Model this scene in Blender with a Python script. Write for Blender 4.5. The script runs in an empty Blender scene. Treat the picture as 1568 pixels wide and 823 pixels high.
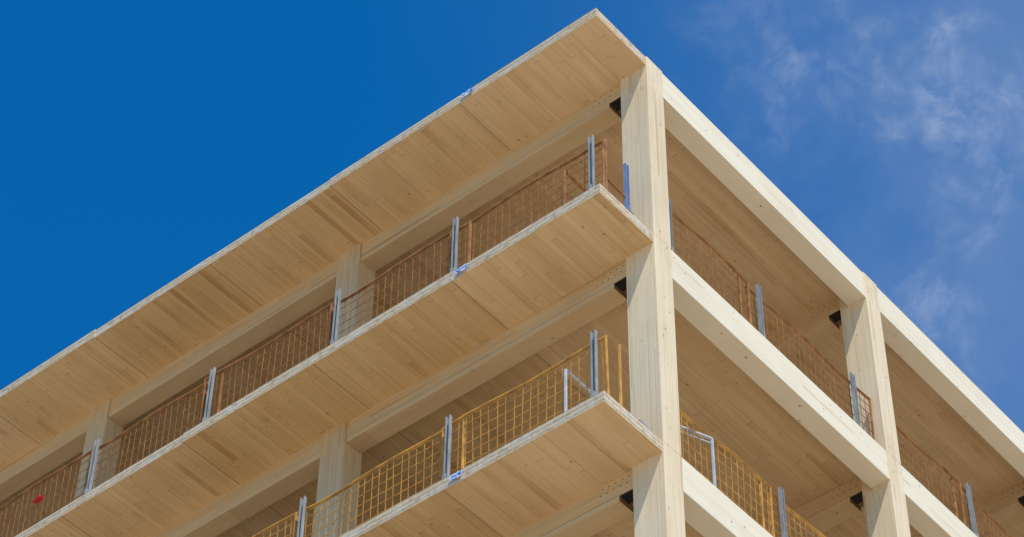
import bpy, math, random, bmesh
from mathutils import Vector, Matrix
random.seed(7)
sc=bpy.context.scene
H=3.6; TOP=0.09; BOT=-0.08; D=1.10; BAY=5.3
NX=6; NY=5; NL=8
GROUND=-28.8
XE=-(NX*BAY)-0.5; YE=NY*BAY+0.5
SUN=Vector((0.46,-0.25,1.0)).normalized()

# ---------------------------------------------------------------- node helpers
class NT:
    def __init__(s,mat):
        s.t=mat.node_tree; s.n=s.t.nodes; s.l=s.t.links
    def new(s,ty,**k):
        nd=s.n.new(ty)
        for a,b in k.items(): setattr(nd,a,b)
        return nd
    def put(s,sock,v):
        if isinstance(v,bpy.types.NodeSocket): s.l.new(v,sock)
        else: sock.default_value=v
    def m(s,op,a,b=0.0,c=None,clamp=False):
        nd=s.new('ShaderNodeMath',operation=op); nd.use_clamp=clamp
        s.put(nd.inputs[0],a); s.put(nd.inputs[1],b)
        if c is not None: s.put(nd.inputs[2],c)
        return nd.outputs[0]
    def rng(s,v,a,b,c=0.0,d=1.0):
        nd=s.new('ShaderNodeMapRange'); nd.clamp=True
        s.put(nd.inputs[0],v)
        for i,x in enumerate((a,b,c,d)): nd.inputs[i+1].default_value=x
        return nd.outputs[0]
    def xyz(s,a,b,c):
        nd=s.new('ShaderNodeCombineXYZ')
        s.put(nd.inputs[0],a);s.put(nd.inputs[1],b);s.put(nd.inputs[2],c)
        return nd.outputs[0]
    def white(s,vec):
        nd=s.new('ShaderNodeTexWhiteNoise',noise_dimensions='3D'); s.l.new(vec,nd.inputs['Vector'])
        return nd.outputs['Value']
    def noise(s,vec,scale,detail=3,rough=0.5):
        nd=s.new('ShaderNodeTexNoise'); s.l.new(vec,nd.inputs['Vector'])
        nd.inputs['Scale'].default_value=scale; nd.inputs['Detail'].default_value=detail
        nd.inputs['Roughness'].default_value=rough
        return nd.outputs['Fac']
    def mix(s,f,a,b,blend='MIX'):
        nd=s.new('ShaderNodeMix',data_type='RGBA',blend_type=blend)
        s.put(nd.inputs[0],f); s.put(nd.inputs[6],a); s.put(nd.inputs[7],b)
        return nd.outputs[2]

def base(name,rough=0.6,spec=0.3,metal=0.0):
    m=bpy.data.materials.new(name); m.use_nodes=True
    b=m.node_tree.nodes['Principled BSDF']
    b.inputs['Roughness'].default_value=rough
    b.inputs['Metallic'].default_value=metal
    b.inputs['Specular IOR Level'].default_value=spec
    return m,NT(m),b

def wood(name,along,across,bw,blen,light,dark,rare=0.10,panel=False,gap=0.30,tone=0.26,gs=26.,knots=0.35,joint=1.0):
    m,t,b=base(name,0.62,0.25)
    tc=t.new('ShaderNodeTexCoord'); sp=t.new('ShaderNodeSeparateXYZ')
    t.l.new(tc.outputs['Object'],sp.inputs[0])
    ax={'x':sp.outputs[0],'y':sp.outputs[1],'z':sp.outputs[2]}
    A=ax[along]
    C=ax[across[0]] if len(across)==1 else t.m('ADD',ax[across[0]],ax[across[1]])
    lev=t.m('FLOOR',t.m('DIVIDE',t.m('ADD',sp.outputs[2],0.5),H))
    u=t.m('DIVIDE',t.m('ADD',C,50.013),bw)
    row=t.m('FLOOR',u); fu=t.m('FRACT',u)
    off=t.white(t.xyz(row,lev,3.7))
    v=t.m('ADD',t.m('DIVIDE',t.m('ADD',A,60.0),blen),t.m('MULTIPLY',off,7.0))
    seg=t.m('FLOOR',v); fv=t.m('FRACT',v)
    r1=t.white(t.xyz(row,seg,lev)); r2=t.white(t.xyz(seg,row,t.m('ADD',lev,11.3)))
    mp=t.new('ShaderNodeMapping'); t.l.new(tc.outputs['Object'],mp.inputs[0])
    sc_={'x':gs,'y':gs,'z':gs}; sc_[along]=0.8
    mp.inputs['Scale'].default_value=(sc_['x'],sc_['y'],sc_['z'])
    grain=t.noise(mp.outputs[0],1.0,5,0.65)
    mb_=t.new('ShaderNodeMapping'); t.l.new(tc.outputs['Object'],mb_.inputs[0])
    bs={'x':2.2,'y':2.2,'z':2.2}; bs[along]=0.6
    mb_.inputs['Scale'].default_value=(bs['x'],bs['y'],bs['z'])
    blot=t.noise(mb_.outputs[0],1.0,4,0.55)
    f=t.m('ADD',t.m('MULTIPLY',r1,tone),t.m('MULTIPLY',t.rng(grain,0.3,0.7),0.45))
    f=t.m('ADD',f,t.m('MULTIPLY',t.rng(blot,0.32,0.68),0.38))
    col=t.mix(f,light,dark)
    rr=t.m('MULTIPLY',t.rng(r2,1-rare,1.0,0,1),t.rng(blot,0.42,0.6,0.15,1))
    col=t.mix(t.m('MULTIPLY',rr,0.65),col,(dark[0]*0.74,dark[1]*0.60,dark[2]*0.48,1))
    g1=t.m('LESS_THAN',fu,0.008/bw)
    g2=t.m('LESS_THAN',fv,0.012/blen)
    g=t.m('MULTIPLY',t.m('MAXIMUM',t.m('MULTIPLY',g1,t.rng(r2,0.40,1.0,0.0,1)),t.m('MULTIPLY',g2,joint)),gap,clamp=True)
    mk=t.new('ShaderNodeMapping'); t.l.new(tc.outputs['Object'],mk.inputs[0])
    ks={'x':7.0,'y':7.0,'z':7.0}; ks[along]=4.2
    mk.inputs['Scale'].default_value=(ks['x'],ks['y'],ks['z'])
    vo=t.new('ShaderNodeTexVoronoi'); t.l.new(mk.outputs[0],vo.inputs['Vector']); vo.inputs['Scale'].default_value=1.0
    sepc=t.new('ShaderNodeSeparateColor'); t.l.new(vo.outputs['Color'],sepc.inputs[0])
    kn=t.m('MULTIPLY',t.rng(vo.outputs['Distance'],0.05,0.12,1,0),t.m('LESS_THAN',sepc.outputs[0],knots))
    col=t.mix(t.m('MULTIPLY',kn,t.rng(sepc.outputs[1],0,1,0.3,0.85)),col,(0.17,0.08,0.03,1))
    col=t.mix(g,col,(0.16,0.085,0.03,1))
    # faint weather staining
    st=t.noise(tc.outputs['Object'],0.55,6,0.62)
    col=t.mix(t.rng(st,0.50,0.72,0,0.22),col,(dark[0]*0.72,dark[1]*0.68,dark[2]*0.66,1))
    if panel:
        pu=t.m('DIVIDE',t.m('ADD',sp.outputs[0],49.0),2.45)
        pr=t.white(t.xyz(t.m('FLOOR',pu),lev,5.1)); pf=t.m('FRACT',pu)
        line=t.m('LESS_THAN',pf,0.005)
        hsv=t.new('ShaderNodeHueSaturation'); t.l.new(col,hsv.inputs['Color'])
        t.l.new(t.rng(pr,0,1,0.90,1.04),hsv.inputs['Value']); t.l.new(t.rng(pr,0,1,1.06,0.95),hsv.inputs['Saturation'])
        col=t.mix(t.m('MULTIPLY',line,0.65),hsv.outputs[0],(0.12,0.06,0.02,1))
    t.l.new(col,b.inputs['Base Color'])
    bp=t.new('ShaderNodeBump'); bp.inputs['Strength'].default_value=0.25; bp.inputs['Distance'].default_value=0.004
    t.l.new(t.m('SUBTRACT',grain,t.m('MULTIPLY',g,2.0)),bp.inputs['Height']); t.l.new(bp.outputs[0],b.inputs['Normal'])
    return m

M_soff=wood('clt_soffit_wood','y','x',0.088,2.3,(0.86,0.61,0.325,1),(0.64,0.405,0.185,1),rare=0.14,panel=True,gap=0.42,tone=0.26,joint=0.8,knots=0.45)
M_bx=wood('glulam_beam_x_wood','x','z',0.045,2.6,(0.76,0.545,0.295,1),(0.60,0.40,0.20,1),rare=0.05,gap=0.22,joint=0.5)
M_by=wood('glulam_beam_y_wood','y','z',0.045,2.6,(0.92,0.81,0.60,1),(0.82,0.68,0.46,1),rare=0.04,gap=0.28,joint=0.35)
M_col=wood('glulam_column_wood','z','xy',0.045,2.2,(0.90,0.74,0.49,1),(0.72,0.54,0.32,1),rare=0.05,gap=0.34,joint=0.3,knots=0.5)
M_col_shade=wood('glulam_shaded_column_wood','z','xy',0.045,2.2,(0.76,0.555,0.31,1),(0.58,0.39,0.20,1),rare=0.05,gap=0.34,joint=0.3,knots=0.5)  # column wood darkened to paint in shade on all but the sunlit row

def edge_mat():
    m,t,b=base('clt_panel_edge',0.75,0.2)
    tc=t.new('ShaderNodeTexCoord'); sp=t.new('ShaderNodeSeparateXYZ'); t.l.new(tc.outputs['Object'],sp.inputs[0])
    z=t.m('MULTIPLY',t.m('FRACT',t.m('DIVIDE',t.m('SUBTRACT',sp.outputs[2],BOT-0.02),H)),H)
    zz=t.m('DIVIDE',z,0.035)
    lay=t.m('FLOOR',zz); fr=t.m('FRACT',zz)
    odd=t.m('MODULO',lay,2.0)
    xy=t.m('ADD',sp.outputs[0],sp.outputs[1])
    lv=t.m('FLOOR',t.m('DIVIDE',sp.outputs[2],H))
    r=t.white(t.xyz(t.m('FLOOR',t.m('DIVIDE',xy,0.14)),lay,lv))
    col=t.mix(odd,(0.80,0.65,0.42,1),(0.58,0.42,0.24,1))
    col=t.mix(t.m('MULTIPLY',r,0.4),col,(0.52,0.37,0.21,1))
    mp=t.new('ShaderNodeMapping'); t.l.new(tc.outputs['Object'],mp.inputs[0]); mp.inputs['Scale'].default_value=(1.8,1.8,9)
    n=t.noise(mp.outputs[0],1.0,5,0.65)
    col=t.mix(t.rng(n,0.48,0.62,0,0.6),col,(0.74,0.69,0.60,1))
    mp2=t.new('ShaderNodeMapping'); t.l.new(tc.outputs['Object'],mp2.inputs[0]); mp2.inputs['Scale'].default_value=(5,5,7)
    n2=t.noise(mp2.outputs[0],2.0,5,0.75)
    col=t.mix(t.rng(n2,0.50,0.64,0,0.7),col,(0.28,0.205,0.13,1))
    col=t.mix(t.m('MULTIPLY',t.m('LESS_THAN',fr,0.2),0.55),col,(0.25,0.16,0.09,1))
    t.l.new(col,b.inputs['Base Color'])
    return m
M_edge=edge_mat()

def noisy(name,c1,c2,scale,rough=0.7,metal=0.0,spec=0.3,stretch=(1,1,1),lo=0.35,hi=0.65):
    m,t,b=base(name,rough,spec,metal)
    tc=t.new('ShaderNodeTexCoord'); mp=t.new('ShaderNodeMapping'); t.l.new(tc.outputs['Object'],mp.inputs[0])
    mp.inputs['Scale'].default_value=stretch
    n=t.noise(mp.outputs[0],scale,5,0.6)
    t.l.new(t.mix(t.rng(n,lo,hi),c1,c2),b.inputs['Base Color'])
    return m
M_floor=noisy('clt_floor_top',(0.50,0.40,0.27,1),(0.40,0.33,0.24,1),1.3)
M_roof=noisy('roof_membrane',(0.45,0.45,0.44,1),(0.33,0.33,0.33,1),0.8)
M_dark=noisy('black_steel_plate',(0.012,0.012,0.014,1),(0.02,0.018,0.016,1),6,0.5)
M_plug=noisy('dark_end_grain',(0.26,0.14,0.06,1),(0.17,0.09,0.04,1),30)
M_galv=noisy('galvanised_steel',(0.36,0.365,0.345,1),(0.22,0.24,0.245,1),14,0.6,0.0,0.3,(1,1,0.3))
M_bluep=noisy('blue_painted_steel',(0.15,0.22,0.38,1),(0.22,0.30,0.44,1),9,0.45)
M_grey=noisy('pale_galvanised_tube',(0.55,0.56,0.55,1),(0.40,0.42,0.43,1),10,0.4,0.0,0.5)
M_rust=noisy('rusted_mesh_steel',(0.44,0.185,0.05,1),(0.22,0.085,0.025,1),7,0.8)
M_yel=noisy('yellow_painted_mesh_steel',(0.68,0.34,0.05,1),(0.40,0.18,0.04,1),5,0.6)
M_tape=noisy('blue_white_label',(0.06,0.16,0.50,1),(0.70,0.72,0.75,1),22,0.6,0,0.3,(1,1,2),0.48,0.52)
M_red=noisy('red_fabric',(0.62,0.02,0.02,1),(0.45,0.015,0.02,1),12,0.8)
M_orange=noisy('orange_fabric',(0.7,0.16,0.03,1),(0.5,0.1,0.02,1),12,0.8)
M_blocker=noisy('clt_light_blocker',(0.58,0.42,0.25,1),(0.50,0.35,0.20,1),1.1,0.7,0,0.2,(8,8,0.4))
def ground_mat():
    m,t,b=base('ground_pale_gravel',0.9,0.2)
    tc=t.new('ShaderNodeTexCoord')
    n=t.noise(tc.outputs['Object'],0.08,5,0.6); n2=t.noise(tc.outputs['Object'],9.0,4,0.7)
    c=t.mix(t.rng(n,0.35,0.65),(0.47,0.415,0.335,1),(0.39,0.345,0.275,1))
    c=t.mix(t.rng(n2,0.4,0.7,0,0.3),c,(0.28,0.24,0.19,1))
    t.l.new(c,b.inputs['Base Color']); return m
M_ground=ground_mat()

# ---------------------------------------------------------------- mesh builder
class MB:
    def __init__(s,mats): s.v=[];s.f=[];s.mi=[];s.mats=mats
    def box(s,x0,x1,y0,y1,z0,z1,m=0,side=None,top=None):
        i=len(s.v)
        s.v+=[(x0,y0,z0),(x1,y0,z0),(x1,y1,z0),(x0,y1,z0),(x0,y0,z1),(x1,y0,z1),(x1,y1,z1),(x0,y1,z1)]
        s.f+=[(i,i+3,i+2,i+1),(i+4,i+5,i+6,i+7),(i,i+1,i+5,i+4),(i+1,i+2,i+6,i+5),(i+2,i+3,i+7,i+6),(i+3,i,i+4,i+7)]
        sd=m if side is None else side; tp=m if top is None else top
        s.mi+=[m,tp,sd,sd,sd,sd]
    def rod(s,a,b,r,m=0,n=4,ph=math.pi/4):
        a=Vector(a);b=Vector(b);d=(b-a).normalized()
        up=Vector((0,0,1)) if abs(d.z)<0.9 else Vector((1,0,0))
        p=d.cross(up).normalized();q=d.cross(p)
        i=len(s.v)
        for c in (a,b):
            for k in range(n):
                an=ph+2*math.pi*k/n
                s.v.append(tuple(c+p*math.cos(an)*r+q*math.sin(an)*r))
        for k in range(n):
            s.f.append((i+k,i+(k+1)%n,i+n+(k+1)%n,i+n+k)); s.mi.append(m)
        s.f.append(tuple(i+k for k in range(n))[::-1]); s.mi.append(m)
        s.f.append(tuple(i+n+k for k in range(n))); s.mi.append(m)
    def make(s,name,parent=None,bevel=0):
        me=bpy.data.meshes.new(name); me.from_pydata(s.v,[],s.f)
        for mm in s.mats: me.materials.append(mm)
        me.polygons.foreach_set('material_index',s.mi); me.update()
        bm=bmesh.new(); bm.from_mesh(me); bmesh.ops.recalc_face_normals(bm,faces=bm.faces); bm.to_mesh(me); bm.free()
        o=bpy.data.objects.new(name,me); sc.collection.objects.link(o)
        if parent: o.parent=parent
        if bevel:
            bv=o.modifiers.new('bevel','BEVEL'); bv.width=bevel; bv.segments=2; bv.limit_method='ANGLE'
        return o
def empty(name):
    o=bpy.data.objects.new(name,None); sc.collection.objects.link(o); return o

# ---------------------------------------------------------------- building
bld=empty('mass_timber_building')
slab=MB([M_soff,M_edge,M_floor,M_roof])
cols=MB([M_col,M_col_shade]); bx=MB([M_bx,M_dark,M_plug]); by=MB([M_by])
CW=0.45; CD=0.36; BD=0.45
for L in range(NL):
    z=-L*H
    xs=[0.0]
    k=1
    while -2.45*k>XE: xs.append(-2.45*k); k+=1
    xs.append(XE)
    for i in range(len(xs)-1):
        jy=random.uniform(-0.016,0.016) if i else 0
        jz=random.uniform(-0.012,0.012) if i else 0
        slab.box(xs[i+1],xs[i],-D+jy,YE+jy,z+BOT+(jz*0.3),z+TOP+jz,0,1,3 if L==0 else 2)
    for j in range(NY):
        y0=j*BAY+CD; y1=(j+1)*BAY
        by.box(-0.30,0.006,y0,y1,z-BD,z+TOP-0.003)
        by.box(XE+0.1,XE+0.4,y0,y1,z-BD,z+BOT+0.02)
    for j in range(NY+1):
        yb=j*BAY+0.03
        for i in range(NX):
            xr=-(i*BAY)-CW; xl=-((i+1)*BAY)
            if i==0:
                N=0.22; HN=0.08
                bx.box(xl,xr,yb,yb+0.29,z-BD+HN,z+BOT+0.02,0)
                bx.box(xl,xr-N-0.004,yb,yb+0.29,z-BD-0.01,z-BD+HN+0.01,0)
                bx.box(xr-N-0.006,xr-N,yb+0.006,yb+0.284,z-BD-0.006,z-BD+HN,2)
                bx.box(xr-N,xr-0.004,yb+0.012,yb+0.19,z-BD+HN-0.010,z-BD+HN-0.001,1)
                bx.box(xr-N,xr-0.004,yb+0.192,yb+0.284,z-BD+HN-0.006,z-BD+HN-0.001,2)
                for a in range(5):
                    for b_ in range(2):
                        if j<3:
                            xx=xr-0.07-0.10*a-(0.03*b_); zz=z-0.15-0.09*b_
                            bx.rod((xx,yb-0.003,zz),(xx,yb+0.02,zz),0.011,2,8)
            else:
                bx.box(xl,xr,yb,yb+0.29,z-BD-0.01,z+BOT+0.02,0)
for i in range(NX+1):
    for j in range(NY+1):
        xr=-(i*BAY); yy=j*BAY
        for L in range(NL):
            zt=(TOP+0.004 if L==0 else -L*H+TOP-0.02); zb=-(L+1)*H+TOP-0.024
            if L==NL-1: zb=GROUND-0.3
            o=0.02 if i==0 else 0.0
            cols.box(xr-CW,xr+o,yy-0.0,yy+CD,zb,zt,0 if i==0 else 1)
slab.make('floor_slabs',bld)
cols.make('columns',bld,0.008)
bx.make('beams_x',bld,0.005)
by.make('spandrel_beams',bld,0.005)
blocker=MB([M_blocker]); 
blocker.box(-20.5,-13.5,12.5,18.5,GROUND,TOP-0.2); blocker.make('light_blocker_core',bld)  # box added inside the building to block light between the floors
lab=MB([M_tape])
for L,xx in ((0,-2.28),(1,-2.25),(2,-2.22),(3,-2.3),(4,-2.2)):
    z=-L*H
    lab.box(xx-0.11,xx+0.09,-D-0.022,-D-0.018,z+BOT+0.05,z+TOP-0.03)
lab.make('panel_labels',bld)

# ---------------------------------------------------------------- railings
def post(mb,x,y,z,h,ax,m,w=0.068):
    d=0.045
    if ax=='x':
        mb.box(x-w/2,x+w/2,y-0.004,y+0.004,z,z+h,m)
        mb.box(x-w/2,x-w/2+0.008,y-d,y-0.004,z,z+h,m); mb.box(x+w/2-0.008,x+w/2,y-d,y-0.004,z,z+h,m)
        mb.box(x-0.02,x+0.02,y-0.075,y-0.0,z-0.003,z+0.10,m)
    else:
        mb.box(x-0.004,x+0.004,y-w/2,y+w/2,z,z+h,m)
        mb.box(x+0.004,x+d,y-w/2,y-w/2+0.008,z,z+h,m); mb.box(x+0.004,x+d,y+w/2-0.008,y+w/2,z,z+h,m)
        mb.box(x-0.0,x+0.06,y-0.02,y+0.02,z-0.003,z+0.10,m)
    mb.box(x-0.065,x+0.065,y-0.07,y+0.07,z+0.0,z+0.012,m)
def panel(mb,p0,p1,z,h,mw,mf,lean=0.0,step=0.125,wr=0.0056,frame=True):
    p0=Vector((p0[0],p0[1],0));p1=Vector((p1[0],p1[1],0)); L=(p1-p0).length; d=(p1-p0)/L
    nrm=Vector((d.y,-d.x,0))
    s0=random.uniform(-0.03,0.03); s1=random.uniform(-0.03,0.03)
    ph=random.uniform(0,6)
    def P(s,zz):
        w=0.018*math.sin(s*3+ph)*(zz/h)
        return p0+d*s+nrm*(lean*zz+w)+Vector((0,0,z+zz+0.03+(s0+(s1-s0)*s/L)*(zz/h)+0.010*math.sin(s*4+ph)))
    def chain(zz,r,m,n=4):
        k=max(1,int(L/0.4))
        for i in range(k): mb.rod(P(L*i/k,zz),P(L*(i+1)/k+0.002,zz),r,m,n)
    s=step*0.5
    while s<L:
        js=random.uniform(-0.018,0.018)
        a=P(s,0.0); b=P(min(max(s+js,0),L),h); mb.rod(a,b,wr,mw)
        s+=step
    k=int(h/0.15)
    for i in range(0,k): chain(i*h/k+0.01,wr,mw)
    chain(h,0.017,mf,6)
    chain(h-0.035,0.007,mf)
    if frame:
        for s in (0.01,L-0.01): mb.rod(P(s,0),P(s,h+0.01),0.018,mf,6)
def railing(L,side):
    z=-L*H+TOP
    warm=(L%2==0)
    mb=MB([M_rust,M_yel,M_galv,M_bluep,M_grey]); mw=1 if warm else 0
    if side=='l':
        y=-D+0.10
        xs=[-0.17]+[-0.17-2.3*k-(0.05 if k%2 else 0) for k in range(1,int((-XE)/2.3))]
        if L==1: xs[:5]=[-0.17,-2.47,-4.59,-6.99,-9.35]
        if L==2: xs[:3]=[-0.18,-2.45,-4.89]
        for x in xs:
            post(mb,x,y-0.02,z,1.09+random.uniform(-0.03,0.03),'x',2)
        ends=[-0.03]+[x-0.17+random.uniform(-0.04,0.04) for x in xs[1:]]
        for i in range(len(ends)-1):
            panel(mb,(ends[i],y+0.035+0.02*(i%2)),(ends[i+1]-0.02,y+0.035+0.02*(i%2)),z,0.96+random.uniform(-0.02,0.02),mw,mw,-0.01)
            if i%2==0: mb.rod((ends[i+1]+0.33,y+0.03,z),(ends[i+1]+0.33,y+0.03,z+0.97),0.022,mw,6)
        fm=4 if warm else mw
        x=-0.66
        for yy in (y+0.02,y+0.62): mb.rod((x,yy,z),(x,yy,z+0.82),0.022,fm,6)
        mb.rod((x,y+0.02,z+0.82),(x,y+0.62,z+0.80),0.022,fm,6)
        mb.rod((-0.05,y+(0.28 if warm else 0.10),z),(-0.05,y+(0.28 if warm else 0.10),z+1.05),0.022,mw,6)
        if L==1:
            post(mb,-0.06,-0.48,z,0.93,'y',3,0.06)
            mb.rod((-0.05,y+0.1,z+0.30),(-0.05,-0.48,z+0.27),0.014,0,6)
        else:
            mb.box(-0.30,-0.06,-0.34,-0.20,z,z+0.13,2)
        mb.make('guard_railing')
    else:
        x=-0.07
        for b_ in range(NY):
            y0=b_*BAY+CD; y1=(b_+1)*BAY
            ps=[y0+0.08,y0+2.10,y1-0.58] if b_%2==0 else [y0+0.03,y0+2.05,y1-0.5]
            if L==2 and b_==0: ps=[2.58,4.75]
            for yy in ps: post(mb,x,yy,z,1.06+random.uniform(-0.03,0.03),'y',2)
            mid=ps[len(ps)//2] if len(ps)==3 else ps[0]
            panel(mb,(x-0.045,y0+0.03),(x-0.045,mid-0.15),z,0.96,mw,mw,0.01)
            panel(mb,(x-0.060,mid-0.17),(x-0.060,y1-0.05),z,0.95,mw,mw,0.01)
            mb.rod((x-0.05,mid-0.36,z),(x-0.05,mid-0.36,z+0.97),0.022,mw,6)
        if L==2:
            mb.rod((x,1.14,z),(x,1.14,z+0.88),0.022,4,6)
            mb.rod((x,1.14,z+0.88),(x-0.28,0.40,z+0.86),0.022,4,6)
            mb.rod((x,1.14,z+0.80),(x-0.28,0.40,z+0.78),0.012,4,6)
        mb.make('guard_railing')
for L in range(1,NL):
    railing(L,'l'); railing(L,'r')

def cloth(name,c,s,mat):
    bm=bmesh.new(); bmesh.ops.create_icosphere(bm,subdivisions=3,radius=1)
    for v in bm.verts:
        n=math.sin(v.co.x*5+v.co.z*3)*0.22+math.sin(v.co.y*7-v.co.z*6)*0.18+random.uniform(-0.05,0.05)
        v.co=Vector((v.co.x*s[0],v.co.y*s[1],v.co.z*s[2]))*(1+n)+Vector(c)
    me=bpy.data.meshes.new(name); bm.to_mesh(me); bm.free(); me.materials.append(mat)
    o=bpy.data.objects.new(name,me); sc.collection.objects.link(o)
cloth('red_cloth',(-10.56,-D+0.12,-H+TOP+0.66),(0.11,0.04,0.05),M_red)
cloth('orange_cloth',(-7.2,-D+0.2,-H+TOP+0.90),(0.09,0.04,0.05),M_orange)

# ---------------------------------------------------------------- ground
g=MB([M_ground]); g.v=[(-3000,-3000,GROUND),(3000,-3000,GROUND),(3000,3000,GROUND),(-3000,3000,GROUND)]; g.f=[(0,1,2,3)]; g.mi=[0]
g.make('ground')

# ---------------------------------------------------------------- sky
w=bpy.data.worlds.new('World'); sc.world=w; w.use_nodes=True
t=NT(w); 
for n in list(t.n): t.n.remove(n)
out=t.new('ShaderNodeOutputWorld'); bg=t.new('ShaderNodeBackground')
sky=t.new('ShaderNodeTexSky'); sky.sky_type='NISHITA'; sky.sun_disc=False
sky.sun_elevation=math.asin(SUN.z); sky.sun_rotation=math.atan2(SUN.x,SUN.y)
sky.altitude=1500; sky.air_density=1.0; sky.dust_density=0.3; sky.ozone_density=3.0
tint=t.mix(1.0,sky.outputs[0],(0.04,1.08,1.80,1),'MULTIPLY')
tc=t.new('ShaderNodeTexCoord')
nz=t.new('ShaderNodeTexNoise'); t.l.new(tc.outputs['Generated'],nz.inputs['Vector']); nz.inputs['Scale'].default_value=14; nz.inputs['Detail'].default_value=4
wp=t.new('ShaderNodeVectorMath',operation='MULTIPLY_ADD'); t.l.new(nz.outputs['Color'],wp.inputs[0]); wp.inputs[1].default_value=(0.06,0.06,0.06); t.l.new(tc.outputs['Generated'],wp.inputs[2])
n1=t.noise(wp.outputs[0],60,9,0.66)
n2=t.noise(wp.outputs[0],22,4,0.55)
n3=t.noise(tc.outputs['Generated'],9,4,0.55)
dt=t.new('ShaderNodeVectorMath',operation='DOT_PRODUCT'); t.l.new(tc.outputs['Generated'],dt.inputs[0])
dt.inputs[1].default_value=Vector((0.761,0.649,0.0))
msk=t.rng(dt.outputs['Value'],0.07,0.20,0,1)
mskw=t.rng(dt.outputs['Value'],-0.08,0.22,0,1)
d2=t.new('ShaderNodeVectorMath',operation='DOT_PRODUCT'); t.l.new(tc.outputs['Generated'],d2.inputs[0])
d2.inputs[1].default_value=Vector((-0.262,0.585,0.768)).normalized()
patch=t.rng(d2.outputs['Value'],0.991,0.9985,0,1)
cl=t.m('MULTIPLY',t.rng(n1,0.40,0.88),t.m('MULTIPLY',t.rng(n2,0.50,0.72),t.m('ADD',t.m('MULTIPLY',msk,0.20),t.m('MULTIPLY',patch,0.50))))
haze=t.m('MULTIPLY',t.m('MULTIPLY',mskw,mskw),t.rng(n3,0.35,0.65,0.11,0.25))
haze=t.m('ADD',haze,t.m('MULTIPLY',patch,t.rng(n2,0.35,0.65,0.0,0.07)))
cf=t.m('ADD',cl,haze,clamp=True)
colr=t.mix(cf,tint,(6.2,7.0,8.2,1))
t.l.new(colr,bg.inputs[0]); bg.inputs[1].default_value=0.10
t.l.new(bg.outputs[0],out.inputs[0])

# ---------------------------------------------------------------- sun
ld=bpy.data.lights.new('sun','SUN'); ld.energy=5.0; ld.angle=math.radians(0.5); ld.color=(1.0,0.955,0.88)
lo=bpy.data.objects.new('sun',ld); sc.collection.objects.link(lo)
lo.rotation_euler=SUN.to_track_quat('Z','Y').to_euler()

# ---------------------------------------------------------------- camera
yaw,pi_,ro=0.706,0.81277,0.01698
fw=Vector((-math.sin(yaw)*math.cos(pi_),math.cos(yaw)*math.cos(pi_),math.sin(pi_)))
r=Vector((math.cos(yaw),math.sin(yaw),0)); u=r.cross(fw)
r2=r*math.cos(ro)+u*math.sin(ro); u2=-r*math.sin(ro)+u*math.cos(ro)
cd=bpy.data.cameras.new('camera'); cam=bpy.data.objects.new('camera',cd); sc.collection.objects.link(cam)
M=Matrix((r2,u2,-fw)).transposed().to_4x4(); M.translation=Vector((12.613,-17.561,-26.977))
cam.matrix_world=M
cd.sensor_width=36; cd.lens=36*3813.41/1568; cd.clip_start=0.5; cd.clip_end=8000
sc.camera=cam
sc.view_settings.view_transform='Standard'; sc.view_settings.look='None'; sc.view_settings.exposure=0
